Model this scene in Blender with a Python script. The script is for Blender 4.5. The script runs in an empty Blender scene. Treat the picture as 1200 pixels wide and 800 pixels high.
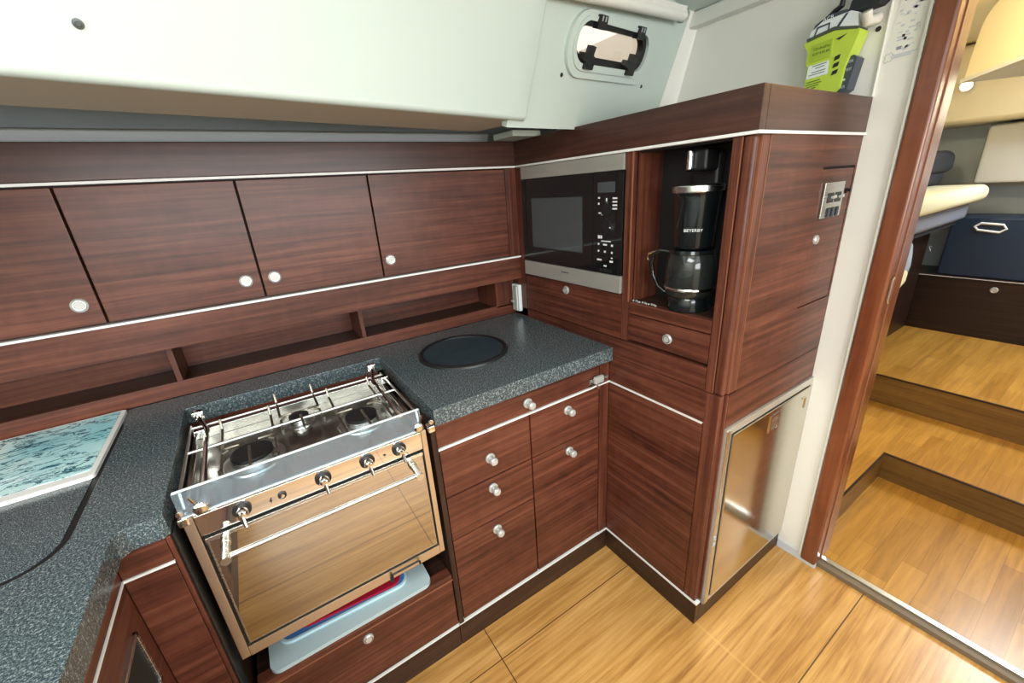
import bpy, bmesh, math, random
from mathutils import Vector, Matrix
random.seed(7)
S = bpy.context.scene
COL = S.collection
PI = math.pi

# ------------------------------------------------------------------ camera
cam_d = bpy.data.cameras.new('camera'); cam = bpy.data.objects.new('camera', cam_d); COL.objects.link(cam)
CM = Matrix(((0.83239843, -0.55040747, -0.06453267), (0.24362834, 0.2588593, 0.93468556), (-0.49775303, -0.79375278, 0.34956893)))
mw = CM.transposed().to_4x4(); mw.translation = Vector((-0.9703539, -0.92052724, 1.42426974))
cam.matrix_world = mw
cam_d.sensor_width = 36; cam_d.lens = 36 * 478.49 / 1200; cam_d.clip_start = 0.02
S.camera = cam

# ------------------------------------------------------------------ light, exposure
S.view_settings.view_transform = 'Standard'
S.view_settings.look = 'None'
S.view_settings.exposure = 0.2
S.view_settings.gamma = 1.0
S.view_settings.use_curve_mapping = False
W = bpy.data.worlds.new('world'); S.world = W; W.use_nodes = True
W.node_tree.nodes['Background'].inputs[0].default_value = (0.93, 0.80, 0.68, 1)
W.node_tree.nodes['Background'].inputs[1].default_value = 1.25

def area(name, loc, size, power, color, rot=(0, 0, 0), sizey=None, spread=PI):
    l = bpy.data.lights.new(name, 'AREA'); l.energy = power; l.color = color; l.size = size
    if sizey: l.shape = 'RECTANGLE'; l.size_y = sizey
    l.spread = spread
    o = bpy.data.objects.new(name, l); COL.objects.link(o); o.location = loc; o.rotation_euler = rot
    return o
def point(name, loc, power, color, r=0.05):
    l = bpy.data.lights.new(name, 'POINT'); l.energy = power; l.color = color; l.shadow_soft_size = r
    o = bpy.data.objects.new(name, l); COL.objects.link(o); o.location = loc
    return o
area('galley_hatch_daylight', (-0.75, -0.85, 1.985), 0.50, 7, (0.92, 0.98, 1.0), sizey=0.5)
area('companionway_daylight', (-1.9, -1.3, 1.985), 0.9, 42, (0.975, 1.0, 0.965), sizey=1.1)
area('saloon_window_fill', (-0.6, -2.85, 1.45), 2.9, 66, (0.95, 0.98, 1.0), rot=(PI / 2, 0, 0), sizey=0.7)  # light of an unseen window, enlarged and strengthened as even frontal fill
point('forward_cabin_lamp', (1.30, -0.12, 1.93), 14, (1.0, 0.84, 0.56), 0.07)
area('forward_step_lamp', (1.45, -1.0, 2.03), 0.35, 12, (1.0, 0.74, 0.38))
area('forward_cool_fill', (2.6, -1.15, 1.98), 0.45, 28, (0.86, 0.93, 1.0))  # cool fill added to brighten the far wall; no opening above it

# ------------------------------------------------------------------ materials
MATS = {}
def mat(name, color=(.8, .8, .8), rough=.5, metal=0., coat=0., spec=.5, trans=0., ior=1.45, alpha=1., emit=None, es=0.):
    m = bpy.data.materials.new(name); m.use_nodes = True
    b = m.node_tree.nodes['Principled BSDF']
    b.inputs['Base Color'].default_value = (*color, 1); b.inputs['Roughness'].default_value = rough
    b.inputs['Metallic'].default_value = metal; b.inputs['Coat Weight'].default_value = coat
    b.inputs['Coat Roughness'].default_value = 0.22
    b.inputs['Specular IOR Level'].default_value = spec
    b.inputs['Transmission Weight'].default_value = trans; b.inputs['IOR'].default_value = ior
    b.inputs['Alpha'].default_value = alpha
    if emit: b.inputs['Emission Color'].default_value = (*emit, 1); b.inputs['Emission Strength'].default_value = es
    MATS[name] = m
    return m
class NT:
    def __init__(s, m): s.t = m.node_tree; s.b = s.t.nodes['Principled BSDF']
    def n(s, typ, **kw):
        o = s.t.nodes.new(typ)
        for k, v in kw.items(): setattr(o, k, v)
        return o
    def l(s, a, b): s.t.links.new(a, b)
    def pos(s, scale=(1, 1, 1), rot=(0, 0, 0), loc=(0, 0, 0)):
        g = s.n('ShaderNodeNewGeometry'); mp = s.n('ShaderNodeMapping')
        mp.inputs['Scale'].default_value = scale; mp.inputs['Rotation'].default_value = rot; mp.inputs['Location'].default_value = loc
        s.l(g.outputs['Position'], mp.inputs['Vector']); return mp.outputs['Vector']
    def noise(s, vec, scale=1., detail=4., rough=.55, dist=0.):
        o = s.n('ShaderNodeTexNoise'); o.inputs['Scale'].default_value = scale; o.inputs['Detail'].default_value = detail
        o.inputs['Roughness'].default_value = rough; o.inputs['Distortion'].default_value = dist
        s.l(vec, o.inputs['Vector']); return o.outputs['Fac']
    def ramp(s, fac, stops, interp='LINEAR'):
        o = s.n('ShaderNodeValToRGB'); cr = o.color_ramp; cr.interpolation = interp
        while len(cr.elements) < len(stops): cr.elements.new(.5)
        for e, (p, c) in zip(cr.elements, stops): e.position = p; e.color = (*c, 1)
        s.l(fac, o.inputs['Fac']); return o.outputs['Color']
    def mix(s, fac, a, b, mode='MIX'):
        o = s.n('ShaderNodeMix', data_type='RGBA', blend_type=mode)
        for sock, v in ((o.inputs[0], fac), (o.inputs[6], a), (o.inputs[7], b)):
            if isinstance(v, (int, float)): sock.default_value = v
            elif isinstance(v, tuple): sock.default_value = (*v, 1)
            else: s.l(v, sock)
        return o.outputs[2]
    def math(s, op, a, b=None, c=None):
        o = s.n('ShaderNodeMath', operation=op)
        for i, v in enumerate((a, b, c)):
            if v is None: continue
            if isinstance(v, (int, float)): o.inputs[i].default_value = v
            else: s.l(v, o.inputs[i])
        return o.outputs[0]
    def bump(s, h, strength=.1, dist=.001):
        o = s.n('ShaderNodeBump'); o.inputs['Strength'].default_value = strength; o.inputs['Distance'].default_value = dist
        s.l(h, o.inputs['Height']); s.l(o.outputs['Normal'], s.b.inputs['Normal'])

def wood(name, axis, cols, rough=.42, coat=.15, fine=70., along=2.2):
    m = mat(name, rough=rough, coat=coat, spec=.35); t = NT(m)
    sc = [fine] * 3; sc['xyz'.index(axis)] = along
    v = t.pos(tuple(sc)); f1 = t.noise(v, 1., 5., .6, .4)
    sc2 = [9.] * 3; sc2['xyz'.index(axis)] = 1.1
    f2 = t.noise(t.pos(tuple(sc2), loc=(3, 1, 2)), 1., 3., .5, .6)
    sc3 = [14.] * 3; sc3['xyz'.index(axis)] = 22.     # ribbon figure across the grain
    f3 = t.noise(t.pos(tuple(sc3), loc=(7, 2, 5)), 1., 2., .5, .8)
    f = t.math('ADD', t.math('MULTIPLY', f1, .64), t.math('MULTIPLY', f2, .24)); f = t.math('ADD', f, t.math('MULTIPLY', f3, .12))
    c = t.ramp(f, [(.36, cols[0]), (.5, cols[1]), (.64, cols[2])])
    t.l(c, t.b.inputs['Base Color'])
    t.bump(f1, .06, .0006)
    return m
MAH = ((.040, .0105, .0062), (.096, .0280, .0160), (.164, .054, .0310))
for a in 'xyz': wood('mahogany_' + a, a, MAH)
HDR = ((.034, .0125, .0092), (.056, .021, .0145), (.084, .034, .024))
for a in 'xyz': wood('header_wood_' + a, a, HDR, rough=.34)
DARK = ((.016, .008, .006), (.034, .015, .010), (.055, .024, .015))
for a in 'xyz': wood('plinth_' + a, a, DARK)
LOCK = ((.010, .0045, .0035), (.020, .009, .006), (.034, .014, .009))
wood('locker_wood', 'y', LOCK)
FRAME = ((.100, .024, .009), (.155, .042, .016), (.215, .066, .026))
wood('door_frame_wood', 'z', FRAME, rough=.28, coat=.5, fine=40)
RISER = ((.125, .064, .015), (.18, .095, .024), (.23, .125, .034))
wood('riser_x', 'x', RISER); wood('riser_y', 'y', RISER)
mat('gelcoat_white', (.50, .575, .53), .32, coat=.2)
mat('lining_cream', (.70, .70, .62), .45)
mat('bulkhead_white', (.78, .77, .71), .38)
mat('bulkhead_beige', (.66, .63, .55), .4)
mat('hull_lining_blue', (.50, .56, .60), .5)
mat('hull_lining_pale', (.80, .86, .88), .5)
mat('microwave_steel', (.50, .50, .46), .38, .55)
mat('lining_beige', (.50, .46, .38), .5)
mat('cabin_cream', (.72, .62, .40), .42)
mat('cabin_grey', (.55, .54, .50), .5)
mat('inlay_white', (.78, .78, .76), .35)
mat('chrome', (.80, .80, .78), .10, 1.)
mat('satin_steel', (.62, .63, .62), .24, 1.)
mat('polished_steel', (.80, .76, .70), .035, 1.)
mat('oven_mirror_glass', (.50, .45, .37), .02, 1.)
mat('knob_white', (.54, .55, .53), .22, .35, coat=.4)
mat('black_plastic', (.012, .012, .013), .38)
mat('black_gloss', (.006, .008, .009), .04, coat=.5)
mat('window_gloss', (.060, .072, .078), .05, coat=.5)
mat('black_gap', (.006, .005, .005), .7)
mat('seal_black', (.010, .011, .011), .45)
mat('print_white', (.75, .77, .77), .5)
mat('print_grey', (.40, .43, .47), .5)
mat('print_light_grey', (.55, .58, .62), .5)
mat('print_black', (.01, .01, .012), .5)
mat('burner_black', (.010, .010, .011), .45)
mat('glass_clear', (1, 1, 1), .0, trans=1., ior=1.3)
mat('carafe_glass', (.022, .026, .025), .03, trans=.25, ior=1.45, coat=.5)
mat('acrylic_guard', (.72, .88, 1.0), .03, trans=.92, ior=1.25, coat=.6)
mat('socket_white', (.70, .78, .78), .3)
mat('hi_vis_yellow', (.46, .60, .055), .4)
mat('hi_vis_label', (.34, .47, .035), .45)
mat('dark_olive', (.085, .14, .015), .5)
mat('beacon_grey', (.045, .055, .075), .4)
mat('beacon_white', (.72, .77, .78), .25, coat=.3)
mat('olive_seal', (.06, .075, .05), .5)
mat('navy_case', (.012, .026, .055), .42)
mat('charcoal_fabric', (.018, .020, .026), .8)
mat('cream_fabric', (.72, .68, .46), .85)
mat('grey_fabric', (.16, .17, .21), .85)
mat('pale_blue_fabric', (.28, .33, .38), .8)
mat('board_pale', (.40, .50, .53), .35)
mat('board_blue', (.06, .20, .52), .35)
mat('board_red', (.40, .012, .035), .35)
mat('board_rim', (.50, .72, .82), .3)
mat('fridge_trim', (.60, .58, .52), .36, .6)
mat('aluminium', (.66, .66, .62), .3, 1.)
mat('trim_brown', (.16, .12, .08), .5)
mat('blind_white', (.72, .72, .66), .4)
mat('button_grey', (.10, .11, .11), .3, .6)
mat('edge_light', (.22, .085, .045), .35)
mat('lamp_glow', (1, .9, .7), .3, emit=(1, .85, .55), es=6.)

# dark speckled solid-surface worktop
m = mat('granite', rough=.26, coat=.15); t = NT(m)
v = t.pos()
sp = t.noise(v, 500., 2., .7); sp2 = t.noise(v, 240., 2., .6)
c = t.ramp(sp, [(.40, (.023, .034, .040)), (.54, (.058, .084, .096)), (.62, (.17, .22, .235)), (.68, (.58, .62, .60))])
c2 = t.ramp(sp2, [(.46, (.020, .032, .039)), (.58, (.125, .160, .170)), (.68, (.48, .52, .51))])
t.l(t.mix(.45, c, c2), t.b.inputs['Base Color'])
m = mat('granite_lid', rough=.22, coat=.3); t = NT(m); v = t.pos()
sp = t.noise(v, 500., 2., .7)
t.l(t.ramp(sp, [(.40, (.026, .036, .042)), (.54, (.060, .084, .095)), (.63, (.16, .21, .23)), (.69, (.50, .56, .55))]), t.b.inputs['Base Color'])
mat('disc_dark', (.030, .050, .062), .2, coat=.3)
mat('rail_steel', (.56, .56, .53), .38, 1.)
mat('post_steel', (.66, .66, .64), .22, 1.)
mat('support_steel', (.30, .27, .23), .35, 1.)
mat('oven_trim', (.72, .64, .55), .33, 1.)
mat('hob_steel', (.55, .54, .50), .22, 1.)
mat('acrylic_edge', (.72, .82, .86), .2)

# honey laminate cabin sole with seams
def sole(name, cols, seams=True):
    m = mat(name, rough=.30, coat=.25); t = NT(m)
    f1 = t.noise(t.pos((1.4, 40, 40)), 1., 6., .62, .9)
    f2 = t.noise(t.pos((2.6, 7, 7), loc=(4, 2, 0)), 1., 3., .5, .5)
    f3 = t.noise(t.pos((6, 90, 90)), 1., 3., .6)
    f = t.math('ADD', t.math('MULTIPLY', f1, .58), t.math('ADD', t.math('MULTIPLY', f2, .22), t.math('MULTIPLY', f3, .20)))
    c = t.ramp(f, [(.37, cols[0]), (.49, cols[1]), (.61, cols[2])])
    if seams:
        g = t.n('ShaderNodeNewGeometry'); sx = t.n('ShaderNodeSeparateXYZ'); t.l(g.outputs['Position'], sx.inputs[0])
        def seam(coord, off, per, w):
            a = t.math('FRACT', t.math('DIVIDE', t.math('ADD', coord, off), per))
            a = t.math('MINIMUM', a, t.math('SUBTRACT', 1., a))
            return t.math('LESS_THAN', a, w / per)
        s1 = seam(sx.outputs[1], .118, .571, .0017)
        s2 = t.math('MULTIPLY', seam(sx.outputs[0], .588, 60., .0017), 1.)
        k = t.math('MAXIMUM', s1, s2)
        s3 = t.math('MULTIPLY', seam(sx.outputs[0], -.012, 60., .004), t.math('LESS_THAN', sx.outputs[1], -.40))
        c = t.mix(t.math('MULTIPLY', s3, .5), c, (.62, .36, .12))
        c = t.mix(k, c, (.09, .045, .016))
    t.l(c, t.b.inputs['Base Color'])
    return m
sole('sole_galley', ((.29, .128, .030), (.47, .242, .066), (.61, .35, .115)))
# stepped cabin floor: short boards of varied tone
m = mat('sole_boards', rough=.30, coat=.25); t = NT(m)
bk = t.n('ShaderNodeTexBrick'); bk.offset = .37; bk.inputs['Scale'].default_value = 1.
bk.inputs['Brick Width'].default_value = .42; bk.inputs['Row Height'].default_value = .072
bk.inputs['Mortar Size'].default_value = .0006; bk.inputs['Color1'].default_value = (.40, .20, .036, 1); bk.inputs['Color2'].default_value = (.53, .285, .058, 1)
bk.inputs['Mortar'].default_value = (.26, .12, .025, 1)
t.l(t.pos(), bk.inputs['Vector'])
f1 = t.noise(t.pos((3, 45, 45)), 1., 4., .6, .6)
t.l(t.mix(.75, bk.outputs['Color'], t.ramp(f1, [(.3, (.62, .55, .45)), (.7, (1.15, 1.12, 1.05))]), 'MULTIPLY'), t.b.inputs['Base Color'])

# marbled glass board
m = mat('marble_print', rough=.12, coat=.5); t = NT(m)
d = t.noise(t.pos((5, 5, 5)), 1., 3.)
cv = t.n('ShaderNodeCombineXYZ')
wv = t.n('ShaderNodeTexNoise'); wv.inputs['Scale'].default_value = 1.; wv.inputs['Detail'].default_value = 6; wv.inputs['Roughness'].default_value = .62; wv.inputs['Distortion'].default_value = 1.6
t.l(t.pos((9, 26, 1), rot=(0, 0, .35)), wv.inputs['Vector'])
vein = t.math('ABSOLUTE', t.math('SUBTRACT', wv.outputs['Fac'], .5))
msk = t.noise(t.pos((6, 8, 1), loc=(1.3, .4, 0)), 1., 2.)
veins = t.math('MULTIPLY', t.math('LESS_THAN', vein, .022), t.math('GREATER_THAN', msk, .46))
base = t.ramp(d, [(.35, (.33, .72, .80)), (.52, (.62, .92, .94)), (.68, (.84, .97, .95))])
t.l(t.mix(veins, base, (.03, .14, .20)), t.b.inputs['Base Color'])

# brushed steel on the refrigerator door
m = mat('fridge_steel', (.63, .60, .53), .13, 1.); t = NT(m)
f = t.noise(t.pos((1.5, 1.5, 160)), 1., 2.); t.l(t.math('ADD', t.math('MULTIPLY', f, .10), .09), t.b.inputs['Roughness'])
m = MATS['satin_steel']; t = NT(m)
f = t.noise(t.pos((3, 3, 300)), 1., 2.); t.l(t.math('ADD', t.math('MULTIPLY', f, .12), .20), t.b.inputs['Roughness'])

# ------------------------------------------------------------------ geometry helpers
def B(): return bmesh.new()
def bx(bm, x0, x1, y0, y1, z0, z1, bev=0., seg=2, M=None):
    x0, x1 = sorted((x0, x1)); y0, y1 = sorted((y0, y1)); z0, z1 = sorted((z0, z1))
    vs = [bm.verts.new(p) for p in ((x0, y0, z0), (x1, y0, z0), (x1, y1, z0), (x0, y1, z0), (x0, y0, z1), (x1, y0, z1), (x1, y1, z1), (x0, y1, z1))]
    fs = [bm.faces.new([vs[i] for i in q]) for q in ((0, 3, 2, 1), (4, 5, 6, 7), (0, 1, 5, 4), (1, 2, 6, 5), (2, 3, 7, 6), (3, 0, 4, 7))]
    geo = vs
    if bev > 0:
        es = list({e for f in fs for e in f.edges})
        r = bmesh.ops.bevel(bm, geom=es, offset=min(bev, .49 * min(x1 - x0, y1 - y0, z1 - z0)), segments=seg, affect='EDGES', profile=.5)
        geo = [v for v in {v for f in r['faces'] for v in f.verts} | set(v for v in vs if v.is_valid)]
    if M is not None:
        for v in geo: v.co = M @ v.co
    return bm
def frame_of(d):
    d = Vector(d).normalized(); a = Vector((0, 0, 1)) if abs(d.z) < .9 else Vector((1, 0, 0))
    u = d.cross(a).normalized(); return u, d.cross(u).normalized(), d
def tube(bm, pts, r, seg=10, closed=False, cap=True):
    pts = [Vector(p) for p in pts]; n = len(pts); rings = []
    u0 = None
    for i, p in enumerate(pts):
        if closed: d = pts[(i + 1) % n] - pts[i - 1]
        else: d = pts[min(i + 1, n - 1)] - pts[max(i - 1, 0)]
        d.normalize()
        if u0 is None: u, w, _ = frame_of(d)
        else:
            u = (u0 - d * u0.dot(d)).normalized(); w = d.cross(u)
        u0 = u; rr = r[i] if isinstance(r, (list, tuple)) else r
        rings.append([bm.verts.new(p + u * math.cos(2 * PI * k / seg) * rr + w * math.sin(2 * PI * k / seg) * rr) for k in range(seg)])
    for i in range(n if closed else n - 1):
        a, b = rings[i], rings[(i + 1) % n]
        for k in range(seg): bm.faces.new((a[k], a[(k + 1) % seg], b[(k + 1) % seg], b[k]))
    if cap and not closed:
        bm.faces.new(list(reversed(rings[0]))); bm.faces.new(rings[-1])
    return bm
def lathe(bm, prof, o, axis, seg=32):
    u, w, d = frame_of(axis); o = Vector(o); rings = []
    for r, h in prof:
        if r < 1e-6: rings.append([bm.verts.new(o + d * h)])
        else: rings.append([bm.verts.new(o + d * h + u * math.cos(2 * PI * k / seg) * r + w * math.sin(2 * PI * k / seg) * r) for k in range(seg)])
    for a, b in zip(rings, rings[1:]):
        for k in range(seg):
            if len(a) == 1 and len(b) == 1: continue
            if len(a) == 1: bm.faces.new((a[0], b[(k + 1) % seg], b[k]))
            elif len(b) == 1: bm.faces.new((a[k], a[(k + 1) % seg], b[0]))
            else: bm.faces.new((a[k], a[(k + 1) % seg], b[(k + 1) % seg], b[k]))
    return bm
IDF = (Vector((0, 0, 0)), Vector((1, 0, 0)), Vector((0, 1, 0)), Vector((0, 0, 1)))
def prism(bm, poly, h0, h1, holes=(), F=IDF):
    """polygon (with holes) in the (u, v) plane of frame F, from height h0 to h1 along its normal"""
    O, U, V, N = F
    P = lambda a, h: O + U * a[0] + V * a[1] + N * h
    loops = []
    for h in (h0, h1):
        es = []; vl = []
        for lp in (poly, *holes):
            vs = [bm.verts.new(P(a, h)) for a in lp]; vl.append(vs)
            for i in range(len(vs)): es.append(bm.edges.new((vs[i], vs[(i + 1) % len(vs)])))
        bmesh.ops.triangle_fill(bm, use_beauty=True, use_dissolve=False, edges=es)
        loops.append(vl)
    for a, b in zip(*loops):
        for i in range(len(a)):
            j = (i + 1) % len(a); bm.faces.new((a[i], a[j], b[j], b[i]))
    return bm
def rrect(u0, u1, v0, v1, r, seg=8):
    out = []
    for cx, cy, a0 in ((u1 - r, v1 - r, 0), (u0 + r, v1 - r, 90), (u0 + r, v0 + r, 180), (u1 - r, v0 + r, 270)):
        for k in range(seg + 1):
            a = math.radians(a0 + 90 * k / seg); out.append((cx + r * math.cos(a), cy + r * math.sin(a)))
    return out
def quadstrip(bm, rows):
    vr = [[bm.verts.new(p) for p in r] for r in rows]
    for a, b in zip(vr, vr[1:]):
        for k in range(len(a) - 1): bm.faces.new((a[k], a[k + 1], b[k + 1], b[k]))
    return bm
def wloc(o):
    v = Vector((0, 0, 0))
    while o is not None: v += o.location; o = o.parent
    return v
def obj(name, bm, m, parent=None, origin=None, ang=35, label=None):
    bmesh.ops.recalc_face_normals(bm, faces=bm.faces)
    me = bpy.data.meshes.new(name)
    base = wloc(parent) if parent else (Vector(origin) if origin else Vector((0, 0, 0)))
    for v in bm.verts: v.co -= base
    for f in bm.faces: f.smooth = True
    bm.to_mesh(me); bm.free()
    me.set_sharp_from_angle(angle=math.radians(ang))
    me.materials.append(MATS[m] if isinstance(m, str) else m)
    o = bpy.data.objects.new(name, me); COL.objects.link(o)
    wn = o.modifiers.new('weighted_normal', 'WEIGHTED_NORMAL'); wn.keep_sharp = True; wn.weight = 80
    if parent: o.parent = parent
    elif origin: o.location = base
    if label: o['label'] = label
    return o
def thing(name, label, cat, loc=(0, 0, 0), group=None):
    o = bpy.data.objects.new(name, None); COL.objects.link(o); o.location = loc; o.empty_display_size = .05
    o['label'] = label; o['category'] = cat
    if group: o['group'] = group
    return o
def tag(o, label, cat, group=None):
    o['label'] = label; o['category'] = cat
    if group: o['group'] = group
    return o
def struct(name, bm, m, parent=None, **k):
    o = obj(name, bm, m, parent, **k)
    if not parent: o['kind'] = 'structure'
    return o
def box(name, m, parent, *a, bev=.0015, label=None): return obj(name, bx(B(), *a, bev=bev), m, parent, label=label)
def text(bm, s, O, U, V, height, depth=.0008, width=None):
    """letters as raised mesh: baseline centre O, reading direction U, up V"""
    cu = bpy.data.curves.new('t', 'FONT'); cu.body = s; cu.align_x = 'CENTER'; cu.size = 1.; cu.resolution_u = 2
    to = bpy.data.objects.new('t', cu); COL.objects.link(to)
    dg = bpy.context.evaluated_depsgraph_get(); dg.update()
    me = bpy.data.meshes.new_from_object(to.evaluated_get(dg))
    bpy.data.objects.remove(to); bpy.data.curves.remove(cu)
    O = Vector(O); U = Vector(U).normalized(); V = Vector(V).normalized(); N = U.cross(V)
    xs = [v.co.x for v in me.vertices]; k = height / .72; kx = k if not width else width / max(1e-6, max(xs) - min(xs))
    tmp = bmesh.new(); tmp.from_mesh(me); bpy.data.meshes.remove(me)
    r = bmesh.ops.extrude_face_region(tmp, geom=tmp.faces[:])
    top = {g for g in r['geom'] if isinstance(g, bmesh.types.BMVert)}
    for v in tmp.verts: v.co = O + U * v.co.x * kx + V * v.co.y * k + N * (depth if v in top else 0.)
    me2 = bpy.data.meshes.new('t'); tmp.to_mesh(me2); tmp.free(); bm.from_mesh(me2); bpy.data.meshes.remove(me2)
    return bm

# ------------------------------------------------------------------ structure: floor, walls, ceiling, linings
struct('floor', bx(B(), -2.6, .60, -3.0, .9, -.05, 0), 'sole_galley')
# ceiling with hatch and companionway openings
struct('ceiling', prism(B(), [(-2.6, -3.), (.60, -3.), (.60, .17), (-2.6, -.49)], 1.95, 1.98,
       [[(-1.0, -1.1), (-.5, -1.1), (-.5, -.6), (-1.0, -.6)], [(-2.40, -1.90), (-1.40, -1.90), (-1.40, -.70), (-2.40, -.70)]]), 'gelcoat_white')
struct('wall_left', bx(B(), -2.65, -2.6, -3.0, .9, 0, 2.0), 'lining_cream')
b = prism(B(), [(-2.65, 0), (.60, 0), (.60, 2.), (-2.65, 2.)], 0, .05, [[(-2.1, 1.05), (.5, 1.05), (.5, 1.8), (-2.1, 1.8)]],
          (Vector((0, -3.0, 0)), Vector((1, 0, 0)), Vector((0, 0, 1)), Vector((0, -1, 0))))
struct('wall_opposite', b, 'lining_cream')
struct('wall_hull', bx(B(), -2.6, .60, .86, .92, 0, 2.0), 'hull_lining_blue')
# bulkhead with the doorway (opening y -1.25 .. -.545)
b = B(); bx(b, .554, .60, -.495, .90, 0, 2.0); bx(b, .554, .60, -3.0, -1.30, 0, 2.0); bx(b, .554, .60, -1.30, -.495, 1.93, 2.0)
struct('wall_bulkhead', b, 'bulkhead_white')
struct('trim_1', bx(B(), .546, .556, -.412, -.4085, 1.593, 1.95, bev=.001), 'bulkhead_white')
struct('trim_2', bx(B(), .540, .556, -.4955, -.487, .03, 1.95, bev=.003), 'lining_cream')
struct('baseboard_right', bx(B(), .548, .556, -.545, -.409, 0, .035, bev=.001), 'print_light_grey')
struct('trim_3', bx(B(), .515, .556, -.40, .16, 1.905, 1.95, bev=.008), 'blind_white')

# coachroof side lining: local frame along the cabin side
WU = Vector((.97914987, .20313921, 0)); WV = Vector((.06852393, -.33029173, .94138825)); WN = -Vector((.19123286, -.92176018, -.337325))
# WN must point into the cabin (towards the camera)
if WN.dot(Vector((-.97, -.92, 1.42)) - Vector((.554, .24, 1.697))) < 0: WN = -WN
WO = Vector((.554, .24, 1.697)); WF = (WO, WU, WV, WN)
def W2(u, v, n=0.): return WO + WU * u + WV * v + WN * n
HOLE = rrect(-.655, -.305, .066, .150, .041)
def tilt(pts, k=.045, c=-.48): return [(u, v + k * (u - c)) for u, v in pts]
HOLE = tilt(HOLE)
struct('wall_cabin_side', prism(B(), [(-.86, -.125), (.0, -.105), (.0, .30), (-.86, .30)], -.02, 0, [HOLE], WF), 'gelcoat_white')
# moulded corner where the cabin side meets the bulkhead
b = B()
rows = []
for v in (-.13, 0, .12, .30):
    rows.append([W2(-.075, v, .0005), W2(-.045, v, .004), W2(-.022, v, .014), W2(-.006, v, .032), W2(0.004, v, .06)])
struct('trim_4', quadstrip(b, rows), 'bulkhead_white')
# big padded side panel with rolled lower lip
WD = Vector((-.20313921, .97914987, 0))
def lip_rows(u):
    base = W2(u, -.1, 0)
    rws = []
    for v in (.34, .20, .08, 0.0, -.05): rws.append(W2(u, v, .016))
    for a in range(0, 100, 14):     # rolled edge
        ar = math.radians(a)
        rws.append(W2(u, -.088, .016) + WD * (.014 * (1 - math.cos(ar))) + Vector((0, 0, -.014 * math.sin(ar))))
    return rws
us = [-3.3, -2.4, -1.6, -1.2, -.95, -.86]
rows = [lip_rows(u) for u in us]
def inset(u, k, dn):          # closing edge of the panel, bowed like the photographed seam
    r = lip_rows(u); return [p - WN * dn for p in r]
rows.append(inset(-.808, 0, .002)); rows.append(inset(-.800, 0, .008)); rows.append(inset(-.797, 0, .02))
struct('wall_side_panel', quadstrip(B(), rows), 'gelcoat_white', ang=50)
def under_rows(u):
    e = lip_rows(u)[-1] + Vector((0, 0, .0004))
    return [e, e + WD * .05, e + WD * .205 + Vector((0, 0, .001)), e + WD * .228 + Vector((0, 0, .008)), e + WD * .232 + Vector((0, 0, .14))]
struct('wall_panel_underside', quadstrip(B(), [under_rows(u) for u in us + [-.80]]), 'lining_beige', ang=50)  # vinyl beige, darkened to hold the underside's shade and warm floor bounce
struct('ceiling_light_block', prism(B(), [(-2.6, -.18), (.55, .36), (.55, .92), (-2.6, .92)], 1.745, 1.76), 'lining_beige')  # unseen slab added to block sky light leaking in behind the side panel
# hull lining behind and above the cupboards
b = quadstrip(B(), [[Vector((x, .74, 1.56)), Vector((x, .685, 1.60)), Vector((x, .665, 1.634)), Vector((x, .672, 1.642)), Vector((x, .86, 1.644))] for x in (-2.6, -1.4, -.6, -.02)])
struct('wall_hull_upper', b, 'hull_lining_pale', ang=60)
struct('trim_5', bx(B(), -.10, .02, .37, .50, 1.5925, 1.612, bev=.003), 'gelcoat_white')

# porthole in the cabin side
win = struct('window_1', prism(B(), tilt(rrect(-.69, -.245, .022, .178, .073)), 0.0002, .011, [tilt(rrect(-.66, -.295, .058, .155, .045))], WF), 'gelcoat_white')
obj('window_rim', prism(B(), tilt(rrect(-.672, -.278, .040, .166, .060)), .011, .016, [tilt(rrect(-.66, -.295, .058, .155, .045))], WF), 'gelcoat_white', win)
obj('gasket', prism(B(), tilt(rrect(-.660, -.295, .058, .155, .045)), -.018, .006, [tilt(rrect(-.652, -.312, .076, .143, .032))], WF), 'seal_black', win)
obj('pane', prism(B(), tilt(rrect(-.655, -.31, .072, .146, .034)), -.016, -.012, (), WF), 'glass_clear', win)
for u in (-.578, -.372):
    hb = B()
    prism(hb, tilt([(u - .020, .140), (u + .022, .140), (u + .018, .172), (u - .012, .172)]), .006, .024, (), WF)
    h = obj('hinge', hb, 'black_plastic', win)
    hb = B()
    for d in (-.006, .008): prism(hb, tilt([(u + d - .002, .158), (u + d + .002, .158), (u + d + .002, .169), (u + d - .002, .169)]), .0242, .0252, (), WF)
    obj('hinge_pin', hb, 'print_grey', h)
for u in (-.600, -.380):
    lb = B()
    prism(lb, tilt([(u - .016, .046), (u + .022, .046), (u + .024, .074), (u + .012, .080), (u + .016, .100), (u - .001, .102), (u - .004, .082), (u - .030, .084), (u - .036, .070), (u - .016, .062)]), .006, .026, (), WF)
    obj('latch', lb, 'black_plastic', win)
for u, v in ((-.679, .015), (-.245, .030)):
    s = lathe(B(), [(0, .003), (.0035, .003), (.0055, .0005), (.0058, 0)], W2(u, v, .0), WN, 16)
    tag(obj('screw', s, 'black_plastic', origin=W2(u, v, 0)), 'dark screw head in white cabin side under the porthole, ' + ('nearer the big panel seam' if u < -.5 else 'nearer the bulkhead corner'), 'screw', 'screws under the porthole')
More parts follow.
